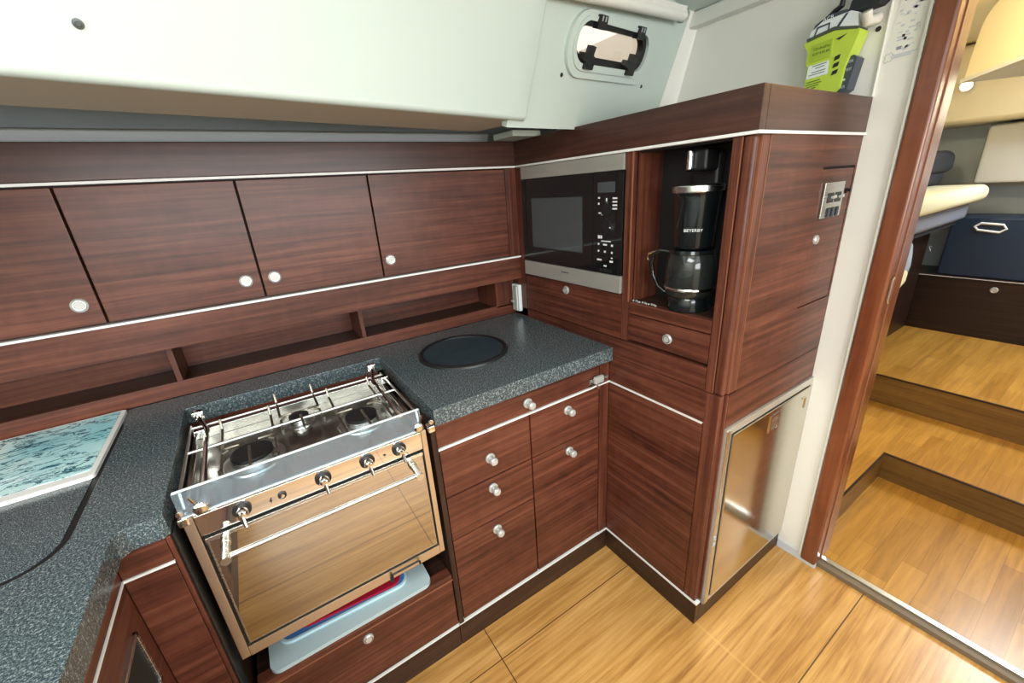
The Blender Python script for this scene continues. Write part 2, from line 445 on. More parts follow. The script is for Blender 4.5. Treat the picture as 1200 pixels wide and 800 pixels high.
# roller blind rail above it
rb = thing('roller_blind', 'white roller blind cassette mounted above the oval porthole', 'blind', W2(-.45, .22, .02))
q = [W2(-.82, .178, .030), W2(-.19, .238, .034)]
dd = (q[1] - q[0]).normalized()
obj('cassette', tube(B(), [q[0], q[1]], .017, 18), 'blind_white', rb)
obj('end_cap', tube(B(), [q[1], q[1] + dd * .012], .021, 18), 'chrome', rb)
bb = B(); prism(bb, [(-.82, .186), (-.19, .246), (-.19, .262), (-.82, .202)], .0005, .045, (), WF); obj('mounting_rail', bb, 'blind_white', rb)
# press stud on the big panel
s = lathe(B(), [(0, .003), (.0026, .003), (.0032, .002), (.0056, .0018), (.006, 0)], W2(-1.662, -.038, .0158), WN, 24)
tag(obj('press_stud', s, 'button_grey', origin=W2(-1.662, -.038, .0158)), 'small grey snap stud on the large white side panel', 'stud')

# ------------------------------------------------------------------ knobs
def flat_knob(parent, o, axis, r=.017):
    k = obj('knob', lathe(B(), [(0, .006), (r * .62, .006), (r * .70, .0045), (r * .78, .0045), (r * .86, .006), (r, .0045), (r * 1.05, .0)], o, axis, 32), 'knob_white', parent)
    obj('knob_ring', lathe(B(), [(r * .64, .0063), (r * .7, .0066), (r * .77, .0063)], o, axis, 32), 'satin_steel', k)
    return k
def round_knob(parent, o, axis, r=.016):
    k = obj('knob', lathe(B(), [(r, 0), (r, .004), (r * .85, .006), (r * .42, .0065), (r * .42, .016)], o, axis, 28), 'knob_white', parent)
    obj('knob_cap', lathe(B(), [(r * .42, .0155), (r * .74, .0165), (r * .80, .020), (r * .76, .027), (r * .6, .030), (0, .031)], o, axis, 28), 'knob_white', k)
    return k

# ------------------------------------------------------------------ wall cupboards
wc = thing('wall_cupboard', 'long mahogany wall cupboard with row of doors above dark worktop', 'cupboard', (-1.1, .6, .9))
box('carcass', 'mahogany_x', wc, -2.5, -.001, .545, .85, 1.075, 1.59)
box('header_board', 'header_wood_x', wc, -2.5, -.001, .512, .545, 1.507, 1.592, bev=.003)
box('inlay_strip', 'inlay_white', wc, -2.5, -.001, .5095, .54, 1.500, 1.5065, bev=0)
box('inlay_strip', 'inlay_white', wc, -2.5, .0, .5095, .54, 1.1545, 1.1605, bev=0)
box('fascia', 'mahogany_x', wc, -2.5, -.001, .512, .56, 1.065, 1.1545, bev=.002)
box('end_post', 'mahogany_z', wc, -.050, -.001, .515, .545, 1.162, 1.499)
for i, (x0, x1, kx) in enumerate(((-2.035, -1.672, -1.70), (-1.667, -1.3065, -1.342), (-1.3015, -.943, -.980), (-.938, -.5785, -.905), (-.5735, -.0525, -.545))):
    d = box('door', 'mahogany_x', wc, x0, x1, .515, .535, 1.166, 1.4955, bev=.002)
    flat_knob(d, (kx, .515, 1.220), (0, -1, 0))
box('door_shadow_back', 'black_gap', wc, -2.4, -.051, .537, .544, 1.163, 1.499, bev=0)
# open shelf below
box('shelf_rail', 'mahogany_x', wc, -2.5, -.001, .575, .592, .9005, .947, bev=.002)
box('shelf_board', 'plinth_x', wc, -2.5, -.001, .592, .76, .925, .938, bev=.001)
box('shelf_back', 'mahogany_x', wc, -2.5, -.001, .74, .76, .938, 1.075, bev=0)
for x in (-1.80, -1.226, -.676): box('shelf_divider', 'mahogany_z', wc, x, x + .014, .578, .74, .938, 1.066, bev=.001)
box('shelf_end', 'mahogany_z', wc, -.098, -.001, .575, .74, .938, 1.066, bev=.001)

# ------------------------------------------------------------------ worktop
CT = [(-.001, -.0145), (-.001, .574), (-2.4, .574), (-2.4, -1.75), (-1.282, -1.75), (-1.282, -.060), (-1.268, -.046), (-1.222, -.046), (-1.2135, -.038), (-1.2135, .460), (-.6575, .460), (-.6575, -.0145)]
LID = rrect(-1.98, -1.345, -.080, .52, .075)
LIDIN = rrect(-1.970, -1.355, -.070, .510, .065)
b = prism(B(), CT, .852, .9, [LID])
bmesh.ops.recalc_face_normals(b, faces=b.faces)
es = [e for e in b.edges if len(e.link_faces) == 2 and e.calc_face_angle(0) > .8 and abs(e.verts[0].co.z - .9) < 1e-4 and abs(e.verts[1].co.z - .9) < 1e-4]
bmesh.ops.bevel(b, geom=es, offset=.0022, segments=2, affect='EDGES', profile=.5)
wt = thing('worktop', 'dark speckled stone-look worktop wrapping around the stove and corner', 'worktop', (-.33, .2, .852))
obj('slab', b, 'granite', wt)
obj('lid_gasket', prism(B(), LID, .872, .8985, [LIDIN]), 'seal_black', wt)
obj('lid_ledge', prism(B(), rrect(-1.98, -1.345, -.080, .52, .075), .853, .868), 'seal_black', wt)
lid = obj('icebox_lid', prism(B(), rrect(-1.969, -1.356, -.069, .509, .064), .8682, .8997), 'granite_lid', origin=(-1.6, .2, .868))
tag(lid, 'speckled grey lift-out lid set flush into the worktop, black seal round it', 'lid')
# round mat on the right worktop
c = (-.405, .305)
dm = thing('round_mat', 'dark round mat with raised rim lying on the worktop right of the stove', 'mat', (c[0], c[1], .9))
obj('disc', lathe(B(), [(0, .0040), (.055, .0040), (.058, .0034), (.108, .0034), (.111, .0040), (.140, .0040), (.140, 0)], (c[0], c[1], .9002), (0, 0, 1), 64), 'disc_dark', dm)
obj('rim', lathe(B(), [(.1402, .0), (.1402, .0075), (.144, .0095), (.150, .0095), (.155, .006), (.1565, 0)], (c[0], c[1], .9002), (0, 0, 1), 64), 'black_plastic', dm)
# marbled glass board
mb = thing('cutting_board', 'pale blue marbled glass board with white border on the left worktop', 'cutting board', (-1.6, .37, .9))
obj('board', prism(B(), rrect(-1.86, -1.351, .195, .556, .012), .9002, .909), 'inlay_white', mb)
obj('marbled_panel', prism(B(), rrect(-1.85, -1.362, .222, .547, .006), .909, .9098), 'marble_print', mb, label='turquoise marbled print with dark veins')
bb = B()
pts = [(-1.468 - .038 * 1 + .036 * math.cos(a), .285 + .012 * math.sin(a), .910) for a in [2 * PI * k / 36 for k in range(36)]]
tube(bb, pts, .0006, 6, closed=True)
text(bb, 'ICING', (-1.506, .281, .9098), (1, 0, 0), (0, 1, 0), .008, .0004, .045)
obj('oval_logo', bb, 'print_grey', mb)

# ------------------------------------------------------------------ base cabinet right of the stove
bc = thing('base_cabinet', 'mahogany base cabinet with drawers and round white knobs right of stove', 'cabinet', (-.33, .25, 0))
box('carcass', 'black_gap', bc, -.652, -.002, .021, .57, .10, .85, bev=0)
box('top_panel', 'mahogany_x', bc, -.655, -.049, .0, .02, .7735, .851)
round_knob(bc, (-.352, 0, .806), (0, -1, 0))
box('inlay_strip', 'inlay_white', bc, -.66, -.0005, -.0025, .02, .7650, .7705, bev=0)
for z0, z1, kz in ((.602, .7625, .716), (.4415, .598, .5595), (.107, .4375, .394)):
    kk = {.716: -.495, .5595: -.499, .394: -.501}[kz]
    if z0 > .60: kk = -.495; kz = .565 + .0
    d = box('drawer' if z0 > .4 else 'door', 'mahogany_x', bc, -.652, -.350, .0, .02, z0, z1)
    d['kz'] = 0; del d['kz']
    round_knob(d, (-.499, 0, {.602: .672, .4415: .5615, .107: .397}[z0]), (0, -1, 0))
for z0, z1, kx, kz, nm in ((.602, .7625, -.193, .722, 'drawer'), (.107, .598, -.190, .5595, 'door')):
    d = box(nm, 'mahogany_x', bc, -.345, -.050, .0, .02, z0, z1)
    round_knob(d, (kx, 0, kz), (0, -1, 0))
box('corner_post', 'mahogany_z', bc, -.046, -.0005, .0, .02, .102, .851)
box('left_stile', 'plinth_z', bc, -.672, -.655, -.006, .25, .10, .851, bev=.004)
box('bottom_inlay', 'inlay_white', bc, -.6715, -.0005, -.0025, .02, .0935, .0985, bev=0)
box('kick_board', 'plinth_x', bc, -.6715, -.0005, .0, .02, 0.0005, .0935, bev=.001)
# cupboard latch at the corner
lt = thing('corner_latch', 'small pale metal latch at the corner under the worktop edge', 'latch', (-.067, 0, .79))
box('latch_plate', 'satin_steel', lt, -.098, -.038, -.006, -.0003, .783, .803, bev=.002)
box('latch_body', 'knob_white', lt, -.084, -.044, -.020, -.006, .786, .812, bev=.004)
obj('latch_lever', tube(B(), [(-.10, -.012, .775), (-.085, -.022, .785), (-.070, -.022, .772)], .0045, 8), 'satin_steel', lt)
obj('latch_pin', tube(B(), [(-.045, -.012, .797), (-.022, -.012, .800)], .006, 10), 'satin_steel', lt)

# ------------------------------------------------------------------ stove bay (drawer under the stove, side stiles)
sb = thing('stove_bay', 'mahogany bay holding the stove with bottom drawer and knob', 'cabinet', (-.93, .2, 0))
box('bottom_inlay', 'inlay_white', sb, -1.20, -.6735, -.0025, .02, .0935, .0985, bev=0)
box('kick_board', 'plinth_x', sb, -1.22, -.6735, .0, .02, 0.0005, .0935, bev=.001)
box('drawer', 'mahogany_x', sb, -1.198, -.6745, .0, .02, .104, .298)
flat_knob(sb, (-.938, 0, .266), (0, -1, 0), .014)
box('drawer_lip', 'mahogany_x', sb, -1.198, -.6735, -.006, .03, .300, .325, bev=.004)
box('lip_edge', 'edge_light', sb, -1.198, -.6735, -.008, -.0062, .3035, .3075, bev=0)
box('bay_floor', 'plinth_x', sb, -1.198, -.6735, .03, .46, .300, .312, bev=0)
box('bay_back', 'mahogany_x', sb, -1.215, -.6735, .462, .475, .10, .852, bev=0)
box('side_panel', 'plinth_y', sb, -1.2215, -1.2125, .0, .46, .10, .851, bev=0)
box('stile', 'mahogany_z', sb, -1.2220, -1.2140, -.046, -.0005, .10, .851, bev=.002)
box('stile_gap_shade', 'seal_black', sb, -1.2138, -1.2085, -.040, -.0005, .10, .851, bev=.002)  # black strip standing in for the shaded gap beside the oven
# boards stored under the oven
p = prism(B(), rrect(-1.165, -.735, -.004, .30, .025), .3265, .3385)
tag(obj('chopping_board', p, 'board_pale', origin=(-.95, .15, .3265)), 'pale grey-blue chopping board lying lowest under the oven', 'chopping board', 'chopping boards under the oven')
bl = thing('chopping_board', 'blue chopping board with light rim lying under the red one', 'chopping board', (-.95, .18, .3387), 'chopping boards under the oven')
def rotp(pts, a, c): return [(c[0] + (x - c[0]) * math.cos(a) - (y - c[1]) * math.sin(a), c[1] + (x - c[0]) * math.sin(a) + (y - c[1]) * math.cos(a)) for x, y in pts]
ra = -.055; rc = (-.95, .2)
obj('board', prism(B(), rotp(rrect(-1.125, -.790, .047, .30, .028), ra, rc), .3388, .3465), 'board_blue', bl)
obj('rim', prism(B(), rotp(rrect(-1.131, -.784, .041, .306, .034), ra, rc), .3388, .3478, [rotp(rrect(-1.1245, -.7905, .0475, .2995, .0275), ra, rc)]), 'board_rim', bl)
p = prism(B(), rotp(rrect(-1.08, -.797, .055, .295, .03), ra - .04, rc), .3467, .3535)
tag(obj('chopping_board', p, 'board_red', origin=(-.92, .18, .3467)), 'dark red chopping board lying on top of the blue one under the oven', 'chopping board', 'chopping boards under the oven')

# ------------------------------------------------------------------ stove
sv = thing('stove', 'stainless gas stove with mirrored oven door, three burners and chrome knobs', 'stove', (-.943, .17, .45))
X0, X1 = -1.198, -.687
b = B(); bx(b, X0 + .004, X1 - .004, .0, .36, .46, .79)
obj('oven_body', b, 'satin_steel', sv)
b = B()
bx(b, X0, X1, -.012, .365, .835, .843, .001); bx(b, X0, X0 + .012, -.012, .365, .843, .858, .002); bx(b, X1 - .012, X1, -.012, .365, .843, .858, .002)
bx(b, X0, X1, .353, .365, .843, .870, .002); bx(b, X0, X1, -.014, -.002, .843, .858, .002)
obj('cooktop', b, 'hob_steel', sv)
box('control_panel', 'polished_steel', sv, X0 + .018, X1 - .014, -.020, -.001, .805, .855, bev=.002)
for x0, x1 in ((X0, X0 + .0175), (X1 - .0135, X1)): box('side_frame', 'oven_trim', sv, x0, x1, -.020, .02, .447, .857, bev=.001)
box('bottom_rail', 'oven_trim', sv, X0 + .018, X1 - .014, -.021, -.004, .447, .476, bev=.001)
dr = box('oven_door', 'satin_steel', sv, X0 + .022, X1 - .018, -.020, -.002, .482, .798, bev=.003)
box('door_gap', 'black_gap', sv, X0 + .019, X1 - .015, -.010, -.0005, .475, .804, bev=0)
box('door_glass', 'oven_mirror_glass', dr, X0 + .028, X1 - .022, -.0215, -.0195, .490, .788, bev=.0005)
box('door_top_strip', 'chrome', dr, X0 + .022, X1 - .018, -.023, -.0195, .789, .7985, bev=.001)
hb = B(); tube(hb, [(-1.150, -.066, .770), (-.733, -.066, .770)], .0058, 16)
obj('handle', hb, 'rail_steel', dr)
for x in (-1.146, -.737):
    obj('handle_post', lathe(B(), [(.010, 0), (.010, .006), (.0085, .007), (.0085, .050), (.0095, .051), (.0095, .058), (0, .058)], (x, -.0215, .772), (0, -1, -.03), 20), 'post_steel', dr)
for x in (-1.101, -.941, -.841, -.762):
    k = obj('knob', lathe(B(), [(.0115, .0045), (.0115, .016), (.0095, .020), (.0075, .022), (.0075, .030), (0, .031)], (x, -.020, .833), (0, -1, 0), 24), 'chrome', sv)
    obj('collar', lathe(B(), [(.0175, 0), (.0175, .004), (.015, .005), (0, .005)], (x, -.020, .833), (0, -1, 0), 28), 'black_plastic', k)
    pb = tube(B(), [(x, -.046, .833), (x + .001, -.050, .824), (x + .002, -.056, .812)], [.0055, .0045, .0032], 10)
    obj('pointer', pb, 'chrome', k)
ig = obj('igniter_button', lathe(B(), [(.0085, 0), (.0085, .003), (.007, .004), (.0055, .0035), (0, .0035)], (-1.026, -.020, .830), (0, -1, 0), 24), 'black_plastic', sv)
obj('igniter_cap', lathe(B(), [(.0045, .0036), (.0045, .006), (0, .007)], (-1.026, -.020, .830), (0, -1, 0), 20), 'chrome', ig)
b = B()
FY = (Vector((-1.049, -.0201, .826)), Vector((1, 0, 0)), Vector((0, 0, 1)), Vector((0, -1, 0)))
prism(b, [(.001, .008), (-.0035, -.001), (-.0005, -.001), (-.0015, -.009), (.0035, .0015), (.0008, .0015), (.0035, .008)], 0, .0005, (), FY)
obj('spark_symbol', b, 'print_black', sv)
# small flame symbol between knobs
b = B(); prism(b, [(.093, .0), (.096, .003), (.102, .0025), (.105, .004), (.105, .0), (.098, -.001)], 0, .0005, (), FY); prism(b, [(.245, .006), (.251, .008), (.254, .004), (.251, .002), (.25, -.002), (.249, .003)], 0, .0005, (), FY)
obj('panel_marks', b, 'print_black', sv)
# clear spill guard with chrome end clips
gd = box('spill_guard', 'acrylic_guard', sv, X0 + .004, X1 - .012, -.034, -.029, .870, .928, bev=.0008)
b = B()
for z in (.9275, .8695): bx(b, X0 + .006, X1 - .014, -.0343, -.0287, z, z + .0022)
obj('guard_edge', b, 'acrylic_edge', gd)
for x, s in ((X0 + .040, 1), (X1 - .022, -1)):
    cb = lathe(B(), [(.013, 0), (.013, .008), (.010, .011), (.006, .012), (0, .012)], (x, -.034, .882), (0, -1, 0), 20)
    tube(cb, [(x - .006 * s, -.036, .895), (x - .012 * s, -.036, .912)], .0035, 8)
    obj('guard_clip', cb, 'chrome', gd)
    cb = B(); bx(cb, x - .034 * s - .009, x - .034 * s + .009, -.037, -.012, .852, .870, .003); lathe(cb, [(.006, 0), (.006, .006), (0, .008)], (x - .034 * s, -.034, .884), (0, -1, 0), 14)
    obj('guard_foot', cb, 'chrome', gd)
# pot rails
def railbar(name, pts, r=.0035, m='rail_steel'): return obj(name, tube(B(), pts, r, 8), m, sv)
ZR = .893
railbar('pot_rail', [(X0 + .004, .325, ZR), (X1 - .006, .325, ZR)], .0036)
railbar('pot_rail', [(X0 + .004, .190, ZR), (X1 - .006, .190, ZR)], .0036)
for x in (X0 + .005, X1 - .005):
    b = tube(B(), [(x, .345, .862), (x, .338, ZR), (x, .020, ZR), (x, .012, .862)], .0036, 8); obj('side_rail', b, 'rail_steel', sv)
# burners
for x, y, r in ((-1.068, .150, .046), (-.949, .268, .026), (-.805, .155, .042)):
    bn = obj('burner', lathe(B(), [(r * 1.55, 0), (r * 1.5, .004), (r * 1.05, .006), (r * 1.0, .018), (r * .8, .020), (0, .020)], (x, y, .843), (0, 0, 1), 36), 'satin_steel', sv)
    obj('burner_cap', lathe(B(), [(r * .94, .0185), (r * 1.0, .021), (r * .98, .026), (r * .85, .028), (0, .029)], (x, y, .843), (0, 0, 1), 36), 'burner_black', bn)
    for a in (.6, 2.5, 4.4):
        pass
# wire pan supports over each burner
def support(x, y, w, d):
    b = B()
    for s in (-1, 1):
        xs = x + s * w
        tube(b, [(xs, y + d + .012, .918), (xs, y + d + .004, .900), (xs, y + d, ZR), (xs, y + .012, ZR - .004), (xs - s * .010, y + .004, ZR), (x + s * .020, y, ZR + .002)], .0032, 8)
        tube(b, [(xs, y - d - .004, .908), (xs, y - d, ZR), (xs, y - .016, ZR - .003), (xs - s * .012, y - .008, ZR)], .0032, 8)
    tube(b, [(x, y - .022, ZR + .001), (x, y - d, ZR)], .0032, 8)
    obj('pan_support', b, 'support_steel', sv)
support(-1.068, .150, .055, .115); support(-.945, .235, .048, .10); support(-.805, .150, .058, .12)
# fiddle arms (adjustable pot clamps)
for s, xr in ((1, X0 + .022), (-1, X1 - .022)):
    b = B()
    tube(b, [(xr, .372, .905), (xr + s * .008, .335, .902), (xr + s * .020, .285, .895), (xr + s * .022, .10, .893), (xr + s * .022, .03, .893)], .006, 10)
    bx(b, xr - .014, xr + .014, .366, .386, .895, .918, .004); bx(b, xr - .004, xr + .020, .255, .275, .890, .912, .003)
    obj('pot_clamp', b, 'chrome', sv)
# door catch hanging at the lower right
b = tube(B(), [(-.845, -.024, .452), (-.845, -.028, .464), (-.842, -.030, .470), (-.770, -.030, .470), (-.766, -.030, .466), (-.766, -.030, .458)], .003, 8)
tube(b, [(-.845, -.024, .455), (-.845, -.020, .440)], .005, 8)
obj('door_catch', b, 'black_plastic', sv)

# ------------------------------------------------------------------ return cabinet at the left
rc_ = thing('side_cabinet', 'mahogany side cabinet under the left worktop with white inlay line', 'cabinet', (-1.6, -.5, 0))
box('end_panel', 'mahogany_x', rc_, -1.300, -1.2225, -.0455, -.02, .10, .791)
box('end_apron', 'mahogany_x', rc_, -1.300, -1.2225, -.0455, -.02, .797, .851)
box('end_inlay', 'inlay_white', rc_, -1.300, -1.2225, -.048, -.022, .7915, .7965, bev=0)
box('front_panel', 'mahogany_y', rc_, -1.325, -1.300, -.70, -.046, .10, .791)
box('front_apron', 'mahogany_y', rc_, -1.325, -1.300, -1.70, -.046, .797, .851)
box('front_inlay', 'inlay_white', rc_, -1.325, -1.2985, -1.70, -.046, .7915, .7965, bev=0)
box('kick_board', 'plinth_y', rc_, -1.330, -1.308, -1.70, -.046, .0005, .095, bev=0)
box('carcass', 'mahogany_y', rc_, -2.4, -1.326, -1.70, .45, .10, .851, bev=0)
pl = box('recessed_pull', 'black_gap', rc_, -1.300, -1.2985, -.42, -.105, .60, .715, bev=0)
b = B()
for y0, y1, z0, z1 in ((-.43, -.098, .715, .723), (-.43, -.098, .592, .60), (-.106, -.098, .592, .723)): bx(b, -1.302, -1.294, y0, y1, z0, z1, .001)
obj('pull_frame', b, 'satin_steel', pl)

# ------------------------------------------------------------------ tall cabinet
tc = thing('tall_cabinet', 'tall mahogany galley cabinet with microwave, open niche and white inlay lines', 'cabinet', (.28, .05, 0))
D = -.407
b = B()                                    # carcass around the microwave bay and the niche
bx(b, .021, .55, -.386, .572, .10, .93); bx(b, .021, .55, -.386, -.352, .93, 1.50); bx(b, .021, .55, -.060, -.052, .93, 1.50); bx(b, .021, .55, .482, .572, .93, 1.59)
bx(b, .021, .55, -.386, -.052, .93, 1.068); bx(b, .44, .55, -.386, .572, .93, 1.59); bx(b, .021, .55, -.386, .572, 1.502, 1.59); bx(b, .021, .55, -.052, .482, .93, 1.088)
obj('carcass', b, 'plinth_z', tc)
box('header_board', 'header_wood_y', tc, -.0045, .02, D - .004, .512, 1.507, 1.593, bev=.002)
box('header_end', 'header_wood_x', tc, .0205, .5535, D - .004, D + .02, 1.507, 1.593, bev=.002)
box('inlay_strip', 'inlay_white', tc, -.007, .02, D - .007, .511, 1.500, 1.5065, bev=0)
box('inlay_end', 'inlay_white', tc, .0205, .5535, D - .007, D + .015, 1.500, 1.5065, bev=0)
box('end_post', 'mahogany_z', tc, 0, .02, .479, .574, .9005, 1.499)
box('middle_stile', 'mahogany_z', tc, 0, .02, -.073, -.047, .939, 1.499)
box('stile_bead', 'edge_light', tc, -.003, .001, -.0765, -.0715, 1.070, 1.499, bev=.001)
dw = box('drawer', 'mahogany_y', tc, .0, .02, -.045, .477, .938, 1.086)
flat_knob(dw, (0, .223, 1.0595), (-1, 0, 0), .0145)
box('niche_sill', 'mahogany_y', tc, .0, .02, -.352, -.076, 1.034, 1.070, bev=.002)
dw = box('drawer', 'mahogany_y', tc, .0, .02, -.352, -.076, .948, 1.031)
flat_knob(dw, (0, -.224, .986), (-1, 0, 0), .0145)
box('drawer_rail', 'mahogany_y', tc, .0, .02, -.352, .574, .869, .936, bev=.001)
box('middle_rail', 'mahogany_y', tc, .0, .02, -.360, -.0, .7705, .866, bev=.001)
box('inlay_strip', 'inlay_white', tc, -.0025, .02, -.356, -.0, .7650, .7702, bev=0)
box('lower_panel', 'mahogany_y', tc, .0, .02, -.358, -.0, .101, .7645, bev=.001)
box('bottom_inlay', 'inlay_white', tc, -.0025, .018, D - .0025, -.0, .0935, .0995, bev=0)
# corner post: two square stiles and a reeded corner
b = B()
bx(b, .0, .022, -.3755, -.354, .869, 1.4995, .001); bx(b, .002, .022, -.404, -.377, .869, 1.4995, .006, 3); bx(b, .024, .056, D, -.388, .869, 1.4995, .004)
obj('corner_post', b, 'mahogany_z', tc)
b = B(); bx(b, -.0006, .002, -.3772, -.3752, .872, 1.4985); bx(b, .0565, .0585, D - .0006, D + .003, .872, 1.4985); bx(b, .0222, .0238, D - .0006, -.395, .872, 1.4985)
obj('corner_bead', b, 'edge_light', tc)
b = B(); bx(b, .0, .022, -.400, -.3595, .101, .866, .002); bx(b, .0225, .030, D, -.388, .101, .866, .002)
obj('lower_post', b, 'mahogany_z', tc)
END = [(.0595, .869), (.5535, .869), (.5535, 1.4995), (.0595, 1.4995)]
FE = (Vector((0, D, 0)), Vector((1, 0, 0)), Vector((0, 0, 1)), Vector((0, -1, 0)))
obj('end_panel', prism(B(), END, -.019, 0, [[(.341, 1.042), (.5435, 1.042), (.5435, 1.425), (.341, 1.425)]], FE), 'mahogany_x', tc)
box('end_rail', 'mahogany_x', tc, .031, .5535, D, D + .019, .760, .8665, bev=.001)
hd = box('hatch_door', 'mahogany_x', tc, .3435, .5415, D + .001, D + .019, 1.0445, 1.4185, bev=.0015)
flat_knob(hd, (.376, D + .001, 1.236), (0, -1, 0), .0125)
box('hatch_slot', 'black_gap', tc, .341, .5435, D + .006, D + .019, 1.4185, 1.425, bev=0)
sp = box('switch_plate', 'satin_steel', hd, .366, .486, D - .005, D + .0005, 1.292, 1.385, bev=.002)
for x, z in ((.405, 1.345), (.452, 1.345), (.405, 1.306), (.432, 1.306), (.460, 1.306)):
    top = z > 1.33
    w = .018 if top else .010
    s = box('switch', 'black_plastic', sp, x - w, x + w, D - .0065, D - .004, z - .013, z + .013, bev=.001)
    if top: obj('switch_lever', lathe(B(), [(.004, 0), (.0048, .010), (.004, .012), (0, .013)], (x + .004, D - .006, z), (.1, -1, .25), 14), 'knob_white', s)
    else: box('rocker', 'beacon_grey', s, x - .006, x + .006, D - .009, D - .0065, z - .009, z + .009, bev=.001)
obj('toggle', lathe(B(), [(.007, 0), (.007, .004), (.004, .005), (.005, .012), (0, .013)], (.515, D + .001, 1.358), (.0, -1, .1), 14), 'black_plastic', hd)
box('kick_board', 'plinth_y', tc, .001, .02, D, -.0005, .0005, .0930, bev=.001)
box('kick_end', 'plinth_x', tc, .0205, .5535, D, D + .02, .0005, .077, bev=.001)
# niche interior
b = B(); bx(b, .021, .44, -.079, -.074, 1.071, 1.4995)
obj('niche_side', b, 'mahogany_z', tc)
b = B(); bx(b, .122, .127, -.351, -.080, 1.0715, 1.4995); bx(b, .021, .122, -.351, -.346, 1.0715, 1.4995); bx(b, .021, .122, -.346, -.080, 1.4945, 1.4995)
obj('niche_back', b, 'black_plastic', tc)
obj('niche_floor', bx(B(), .021, .122, -.346, -.080, 1.0685, 1.0712), 'plinth_y', tc)

# microwave
mw_ = thing('microwave', 'built-in black glass microwave with steel top and bottom strips', 'microwave', (.2, .216, 1.09))
box('housing', 'black_plastic', mw_, .012, .40, -.040, .474, 1.092, 1.496, bev=0)
box('top_strip', 'microwave_steel', mw_, -.004, .012, -.043, .4755, 1.455, 1.4985, bev=.001)
bs = box('bottom_strip', 'microwave_steel', mw_, -.006, .012, -.043, .4755, 1.0905, 1.146, bev=.0015)
dg_ = box('door', 'black_gloss', mw_, -.004, .012, .082, .4755, 1.1475, 1.4535, bev=.001)
box('door_window', 'window_gloss', dg_, -.0046, -.0038, .130, .412, 1.205, 1.385, bev=0)
b = B()
for y0, y1, z0, z1 in ((.126, .130, 1.200, 1.389), (.412, .416, 1.200, 1.389), (.130, .412, 1.385, 1.389), (.130, .412, 1.200, 1.205)): bx(b, -.0047, -.0038, y0, y1, z0, z1)
obj('window_border', b, 'black_plastic', dg_)
cp = box('control_panel', 'black_gloss', mw_, -.004, .012, -.043, .080, 1.1475, 1.4535, bev=.001)
box('display', 'window_gloss', cp, -.0046, -.0038, -.012, .060, 1.395, 1.425, bev=0)
b = B()
def dot(y, z, w, h): bx(b, -.0046, -.0039, y - w, y + w, z - h, z + h)
for y, z, w, h in ((.054, 1.380, .004, .0025), (.055, 1.363, .003, .003), (.022, 1.374, .0025, .005), (.020, 1.362, .003, .003), (-.012, 1.378, .009, .0022), (-.012, 1.368, .009, .0022), (-.012, 1.358, .009, .0022), (-.012, 1.348, .009, .0022),
                   (.050, 1.335, .006, .0022), (.030, 1.330, .013, .0015), (.020, 1.312, .005, .0032), (.016, 1.300, .003, .003), (.020, 1.292, .004, .003), (.006, 1.292, .0025, .002),
                   (.052, 1.262, .005, .005), (.042, 1.262, .003, .0045), (.022, 1.250, .020, .0015), (.054, 1.240, .003, .003), (.026, 1.239, .008, .0025), (-.004, 1.238, .004, .003),
                   (.054, 1.218, .003, .003), (.026, 1.217, .0035, .003), (-.004, 1.216, .003, .003), (.050, 1.190, .010, .0025), (-.002, 1.188, .007, .003), (-.004, 1.199, .003, .002), (.024, 1.172, .006, .0025)): dot(y, z, w, h)
obj('button_print', b, 'print_white', cp)
b = B(); lathe(b, [(.020, 0), (.020, .004), (0, .005)], (-.0038, .022, 1.345), (-1, 0, 0), 24); lathe(b, [(.017, 0), (.017, .003), (0, .004)], (-.0038, .022, 1.302), (-1, 0, 0), 24)
obj('dials', b, 'black_plastic', cp)
box('door_release', 'black_plastic', cp, -.006, -.0038, -.004, .050, 1.152, 1.163, bev=.001)
obj('brand_lettering', text(B(), 'Panasonic', (-.0062, .222, 1.124), (0, -1, 0), (0, 0, 1), .007, .0004, .042), 'print_black', bs)

# coffee maker standing in the niche
cmk = thing('coffee_maker', 'black filter coffee maker with glass carafe standing in the open niche', 'coffee maker', (.09, -.24, 1.0715))
CX, CY = .060, -.240
b = lathe(B(), [(0, 0), (.056, 0), (.058, .004), (.056, .030), (.053, .038), (0, .038)], (CX, CY, 1.0713), (0, 0, 1), 40)
obj('base', b, 'black_gloss', cmk)
b = B(); bx(b, CX + .030, CX + .056, CY - .035, CY + .045, 1.0713, 1.485, .012, 3)
obj('rear_column', b, 'black_plastic', cmk)
cf = obj('carafe', lathe(B(), [(0, .040), (.056, .040), (.063, .048), (.067, .070), (.067, .120), (.064, .142), (.058, .158), (.055, .158), (.060, .141), (.063, .120), (.063, .070), (.060, .052), (.054, .044), (0, .044)], (CX, CY, 1.0713), (0, 0, 1), 44), 'carafe_glass', cmk)
hy = .62
def hp(r, z): return (CX - r * hy * .55, CY + r * .95, z)
obj('carafe_handle', tube(B(), [hp(.052, 1.228), hp(.085, 1.232), hp(.104, 1.222), hp(.110, 1.195), hp(.104, 1.160), hp(.088, 1.128), hp(.066, 1.112)], [.006, .006, .0065, .0065, .006, .0055, .005], 12), 'black_gloss', cf)
obj('handle_clip', tube(B(), [hp(.088, 1.232), hp(.120, 1.222), hp(.121, 1.205)], .004, 8), 'chrome', cf)
obj('carafe_band', lathe(B(), [(.0665, .060), (.0682, .062), (.0682, .066), (.0672, .068)], (CX, CY, 1.0713), (0, 0, 1), 44), 'chrome', cf)
obj('carafe_lid', lathe(B(), [(.058, .157), (.060, .160), (.056, .168), (0, .170)], (CX, CY, 1.0713), (0, 0, 1), 40), 'black_gloss', cf)
